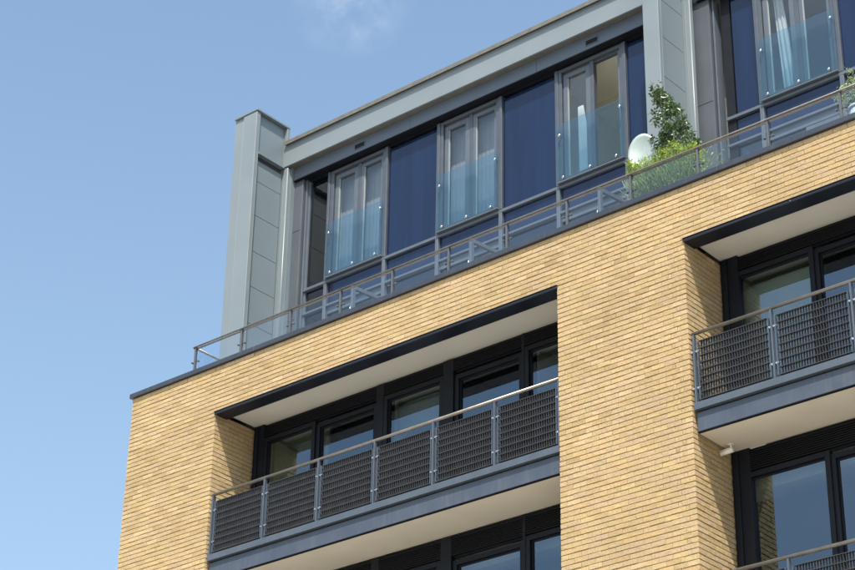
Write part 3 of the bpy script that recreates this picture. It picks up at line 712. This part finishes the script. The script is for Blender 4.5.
# ------------------------------------------------------------------ satellite dish
D = empty('satellite_dish', (-14.86, 22.35, TOP-0.02)); thing(D, 'pale round satellite dish on a pole above the terrace rail beside the fin', 'satellite dish')
dm = MB(); nr, ns = 7, 28; axis = Vector((0.22, -0.95, 0.10)).normalized(); ax = axis.orthogonal().normalized(); az_ = axis.cross(ax)
ctr = Vector((-0.02, -0.10, 1.74))
upv = (Vector((0, 0, 1))-axis*axis.z).normalized(); sdv = upv.cross(axis)
for side in (0, 1):
    for i in range(nr+1):
        r = i/nr
        for k in range(ns):
            an = 2*math.pi*k/ns; p = ctr+sdv*(0.225*r*math.cos(an))+upv*(0.35*r*math.sin(an))+axis*(0.06*r*r-0.004*side); dm.v.append(tuple(p)); dm.t.append((1, 1, 1))
o0 = 0
for side in (0, 1):
    for i in range(nr):
        for k in range(ns):
            l = (k+1) % ns; b_ = side*(nr+1)*ns; q = (b_+i*ns+k, b_+i*ns+l, b_+(i+1)*ns+l, b_+(i+1)*ns+k)
            dm.f.append(q if side == 0 else q[::-1]); dm.sm.append(True)
for k in range(ns):
    l = (k+1) % ns; dm.f.append((nr*ns+k, nr*ns+l, (nr+1)*ns+nr*ns+l, (nr+1)*ns+nr*ns+k)); dm.sm.append(False)
put('dish', dm.mesh('dish', DISH), D, WL[D.name])
pm_ = MB(); pm_.cyl((0, 0.06, 0), (0, 0.06, 1.95), 0.02, 10); pm_.box(0.05, 0.26, 0.02, 0.06, 1.70, 1.74, 0.006); pm_.box(0.22, 0.28, -0.04, 0.06, 1.66, 1.80, 0.006); put('pole', pm_.mesh('pole', POT), D, WL[D.name])
fo = ctr+axis*0.24-upv*0.42
am = MB(); am.cyl(tuple(ctr-upv*0.24), tuple(fo), 0.009, 8); put('feed_arm', am.mesh('feed_arm', POT), D, WL[D.name])
lm_ = MB(); lm_.cyl(tuple(fo), tuple(fo-axis*0.07+upv*0.02), 0.022, 10); put('receiver', lm_.mesh('receiver', DARKP), D, WL[D.name])

# ------------------------------------------------------------------ plants
def leafquad(mb, p, d, up, ln, wd, tint):
    d = d.normalized(); s = d.cross(up)
    if s.length < 1e-4: s = Vector((1, 0, 0))
    s.normalize(); n = s.cross(d)
    a = p; m = p+d*ln*0.5; e_ = p+d*ln
    b = len(mb.v); mb.v += [tuple(a), tuple(m+s*wd+n*wd*0.35), tuple(e_), tuple(m-s*wd+n*wd*0.35), ]; mb.t += [tint]*4
    mb.f += [(b, b+1, b+2), (b, b+2, b+3)]; mb.sm += [False]*2
def rdir(): 
    while True:
        v = Vector((random.uniform(-1, 1), random.uniform(-1, 1), random.uniform(-1, 1)))
        if 0.1 < v.length < 1: return v.normalized()
def planter_box(parent, loc, lx, ly, h, m):
    mb = MB(); mb.box(-lx/2, lx/2, -ly/2, -ly/2+0.02, 0, h, 0.003); mb.box(-lx/2, lx/2, ly/2-0.02, ly/2, 0, h, 0.003)
    mb.box(-lx/2, -lx/2+0.02, -ly/2+0.021, ly/2-0.021, 0, h, 0.003); mb.box(lx/2-0.02, lx/2, -ly/2+0.021, ly/2-0.021, 0, h, 0.003)
    put('planter', mb.mesh('planter', m), parent, loc)
    mb = MB(); mb.box(-lx/2+0.021, lx/2-0.021, -ly/2+0.022, ly/2-0.022, 0.02, h-0.04); put('soil', mb.mesh('soil', SOIL), parent, loc)
zf = TOP-0.02
# climbing bush, tall triangular
T = empty('climbing_shrub', (-14.32, 22.15, zf)); thing(T, 'dark glossy leaved shrub climbing tall beside the second fin', 'shrub')
planter_box(T, (-14.25, 22.15, zf), 0.7, 0.35, 0.45, POT)
st = MB(); mb = MB(); clumps = []
pts = []
for s in range(9):
    x0 = random.uniform(-0.25, 0.30); p = Vector((x0, random.uniform(-0.06, 0.06), 0.38)); tgt = Vector((-0.14+random.uniform(-0.10, 0.12)+max(0, x0)*0.9, random.uniform(-0.1, 0.1), random.uniform(1.5, 2.65) if s else 2.68))
    if tgt.x > 0.05: tgt.z = min(tgt.z, 2.0)
    q0 = p
    for k in range(8):
        t = (k+1)/8; q1 = p.lerp(tgt, t)+Vector((random.uniform(-.03, .03), random.uniform(-.03, .03), 0)); st.cyl(tuple(q0), tuple(q1), 0.012*(1.15-t), 6, r2=0.012*(1.02-t), cap=False); pts.append(q1); q0 = q1
put('stems', st.mesh('stems', BARK), T, WL[T.name])
def halfw(z):   # outline of the bush, left almost vertical, right side sloping
    t = max(0, (z-1.25)/1.45)
    return -0.20-0.02*math.sin(9*z)+0.03*t, 0.50-0.60*t**1.35+0.035*math.sin(9*z+1)
N_ = 0
for c in range(300):
    z = 0.5+2.2*random.random()**1.05; l, r = halfw(min(z, 2.62)); cx_ = random.uniform(l, r); cyy = random.uniform(-0.20, 0.16)
    if random.random() < 0.10: continue
    cc = Vector((cx_, cyy, z)); sh = random.uniform(0.75, 1.3)
    for k in range(18):
        p = cc+rdir()*random.uniform(0, 0.085); d = rdir()+Vector((0, -0.25, -0.25)); tt = sh*random.uniform(0.7, 1.3)
        leafquad(mb, p, d, rdir(), random.uniform(0.05, 0.085), random.uniform(0.012, 0.02), (tt, tt*random.uniform(0.92, 1.1), tt*0.95))
for k in range(26):    # wispy leader shoots
    z = random.uniform(2.45, 2.85); p = Vector((-0.13-0.05*(z-2.4)+random.uniform(-.05, .05), random.uniform(-.04, .04), z)); leafquad(mb, p, rdir(), rdir(), 0.06, 0.013, (1.1, 1.15, 1))
o = put('foliage', mb.mesh('foliage', LEAFD, True), T, WL[T.name])
# low mixed planter: feathery grey-green spikes under a yellow-green top
T = empty('planter_of_mixed_shrubs', (-14.0, 21.55, zf)); thing(T, 'feathery grey and yellow green low shrub behind the glass under the dish', 'shrub')
planter_box(T, (-14.0, 21.55, zf), 1.45, 0.34, 0.38, POT)
mb = MB(); my = MB()
for c in range(1900):
    x_ = random.triangular(-0.70, 0.72, -0.1); base = Vector((x_*0.9, random.uniform(-0.12, 0.12), 0.30+random.uniform(0, 0.25)))
    d = Vector((x_*0.35+random.gauss(0, 0.45), random.gauss(-0.12, 0.4), 1.0)).normalized(); ln = random.uniform(0.12, 0.30); tt = random.uniform(0.65, 1.45)
    leafquad(mb, base+d*random.uniform(0, 0.40)*(1-abs(x_)*0.5), d, rdir(), ln, random.uniform(0.003, 0.007), (tt, tt*random.uniform(0.95, 1.08), tt))
for c in range(2100):
    x_ = random.uniform(-0.62, 0.62); zt_ = 1.04-0.12*abs(x_)+0.06*math.sin(9*x_)+0.05*math.sin(23*x_+2)
    p = Vector((x_, random.uniform(-0.20, 0.14), zt_-abs(random.gauss(0, 0.15)))); tt = random.uniform(0.6, 1.35)
    leafquad(my, p, rdir()+Vector((0, 0, 0.5)), rdir(), random.uniform(0.035, 0.07), random.uniform(0.008, 0.016), (tt, tt, tt))
for c in range(50):
    x_ = random.uniform(0.45, 0.95); p = Vector((x_, random.uniform(-0.1, 0.1), 0.72+random.gauss(0, 0.10)-0.1*(x_-0.5))); tt = random.uniform(0.7, 1.3)
    leafquad(my, p, rdir(), rdir(), random.uniform(0.04, 0.08), 0.012, (tt, tt, tt))
put('grey_green_foliage', mb.mesh('grey_green_foliage', LEAFG, True), T, WL[T.name])
put('yellow_green_foliage', my.mesh('yellow_green_foliage', LEAFY, True), T, WL[T.name])
# potted shrub at the right edge
T = empty('potted_shrub', (-10.88, 21.62, zf)); thing(T, 'small leafy shrub in a pale pot behind the rail at the right edge', 'potted plant')
mb = MB(); mb.cyl((0, 0, 0), (0, 0, 0.57), 0.12, 20, r2=0.16); mb.cyl((0, 0, 0.57), (0, 0, 0.61), 0.17, 20); put('pot', mb.mesh('pot', POTW), T, WL[T.name])
mb = MB()
for c in range(60):
    cc = Vector((random.gauss(0, 0.14), random.gauss(0, 0.12), 0.86+random.gauss(0, 0.10)))
    for k in range(12):
        tt = random.uniform(0.6, 1.4); leafquad(mb, cc+rdir()*0.06, rdir(), rdir(), random.uniform(0.04, 0.07), 0.013, (tt, tt, tt))
put('foliage', mb.mesh('foliage', LEAFG, True), T, WL[T.name])
mb = MB(); 
for k in range(5): mb.cyl((0, 0, 0.6), (random.uniform(-.12, .12), random.uniform(-.1, .1), 0.9), 0.006, 6)
put('stems', mb.mesh('stems', BARK), T, WL[T.name])
# small plant on the right upper balcony, low behind the grating
T = empty('potted_plant', (-10.95, 21.42, 13.205)); thing(T, 'small green plant in a dark pot low behind the grating of the right balcony', 'potted plant')
mb = MB(); mb.cyl((0, 0, 0), (0, 0, 0.16), 0.08, 16, r2=0.11); put('pot', mb.mesh('pot', POT), T, WL[T.name])
mb = MB()
for c in range(420):
    tt = random.uniform(0.6, 1.4); leafquad(mb, Vector((random.gauss(0, 0.10), random.gauss(0, 0.08), 0.27+random.gauss(0, 0.07))), rdir(), rdir(), random.uniform(0.04, 0.07), 0.012, (tt, tt, tt))
put('foliage', mb.mesh('foliage', LEAFG, True), T, WL[T.name])

# ------------------------------------------------------------------ small white fixture under the right balcony corner
T = empty('security_camera', (-13.27, 21.66, 12.80)); thing(T, 'small white tube shaped fixture under the corner of the right balcony', 'security camera')
mb = MB(); mb.box(-0.03, 0.03, -0.035, 0.035, 0.0, 0.012, 0.002); mb.cyl((0, 0, 0), (0, 0, -0.07), 0.016, 10); mb.ball((0, 0, -0.075), 0.024, 10); put('bracket', mb.mesh('bracket', WHITEP), T, WL[T.name])
mb = MB(); mb.cyl((0.03, 0.0, -0.078), (-0.15, -0.03, -0.105), 0.033, 16); mb.box(-0.165, 0.03, -0.04, 0.03, -0.062, -0.055, 0.002); put('body', mb.mesh('body', WHITEP), T, WL[T.name])
mb = MB(); mb.cyl((-0.151, -0.0302, -0.1052), (-0.158, -0.031, -0.106), 0.024, 14); put('lens', mb.mesh('lens', DARKP), T, WL[T.name])
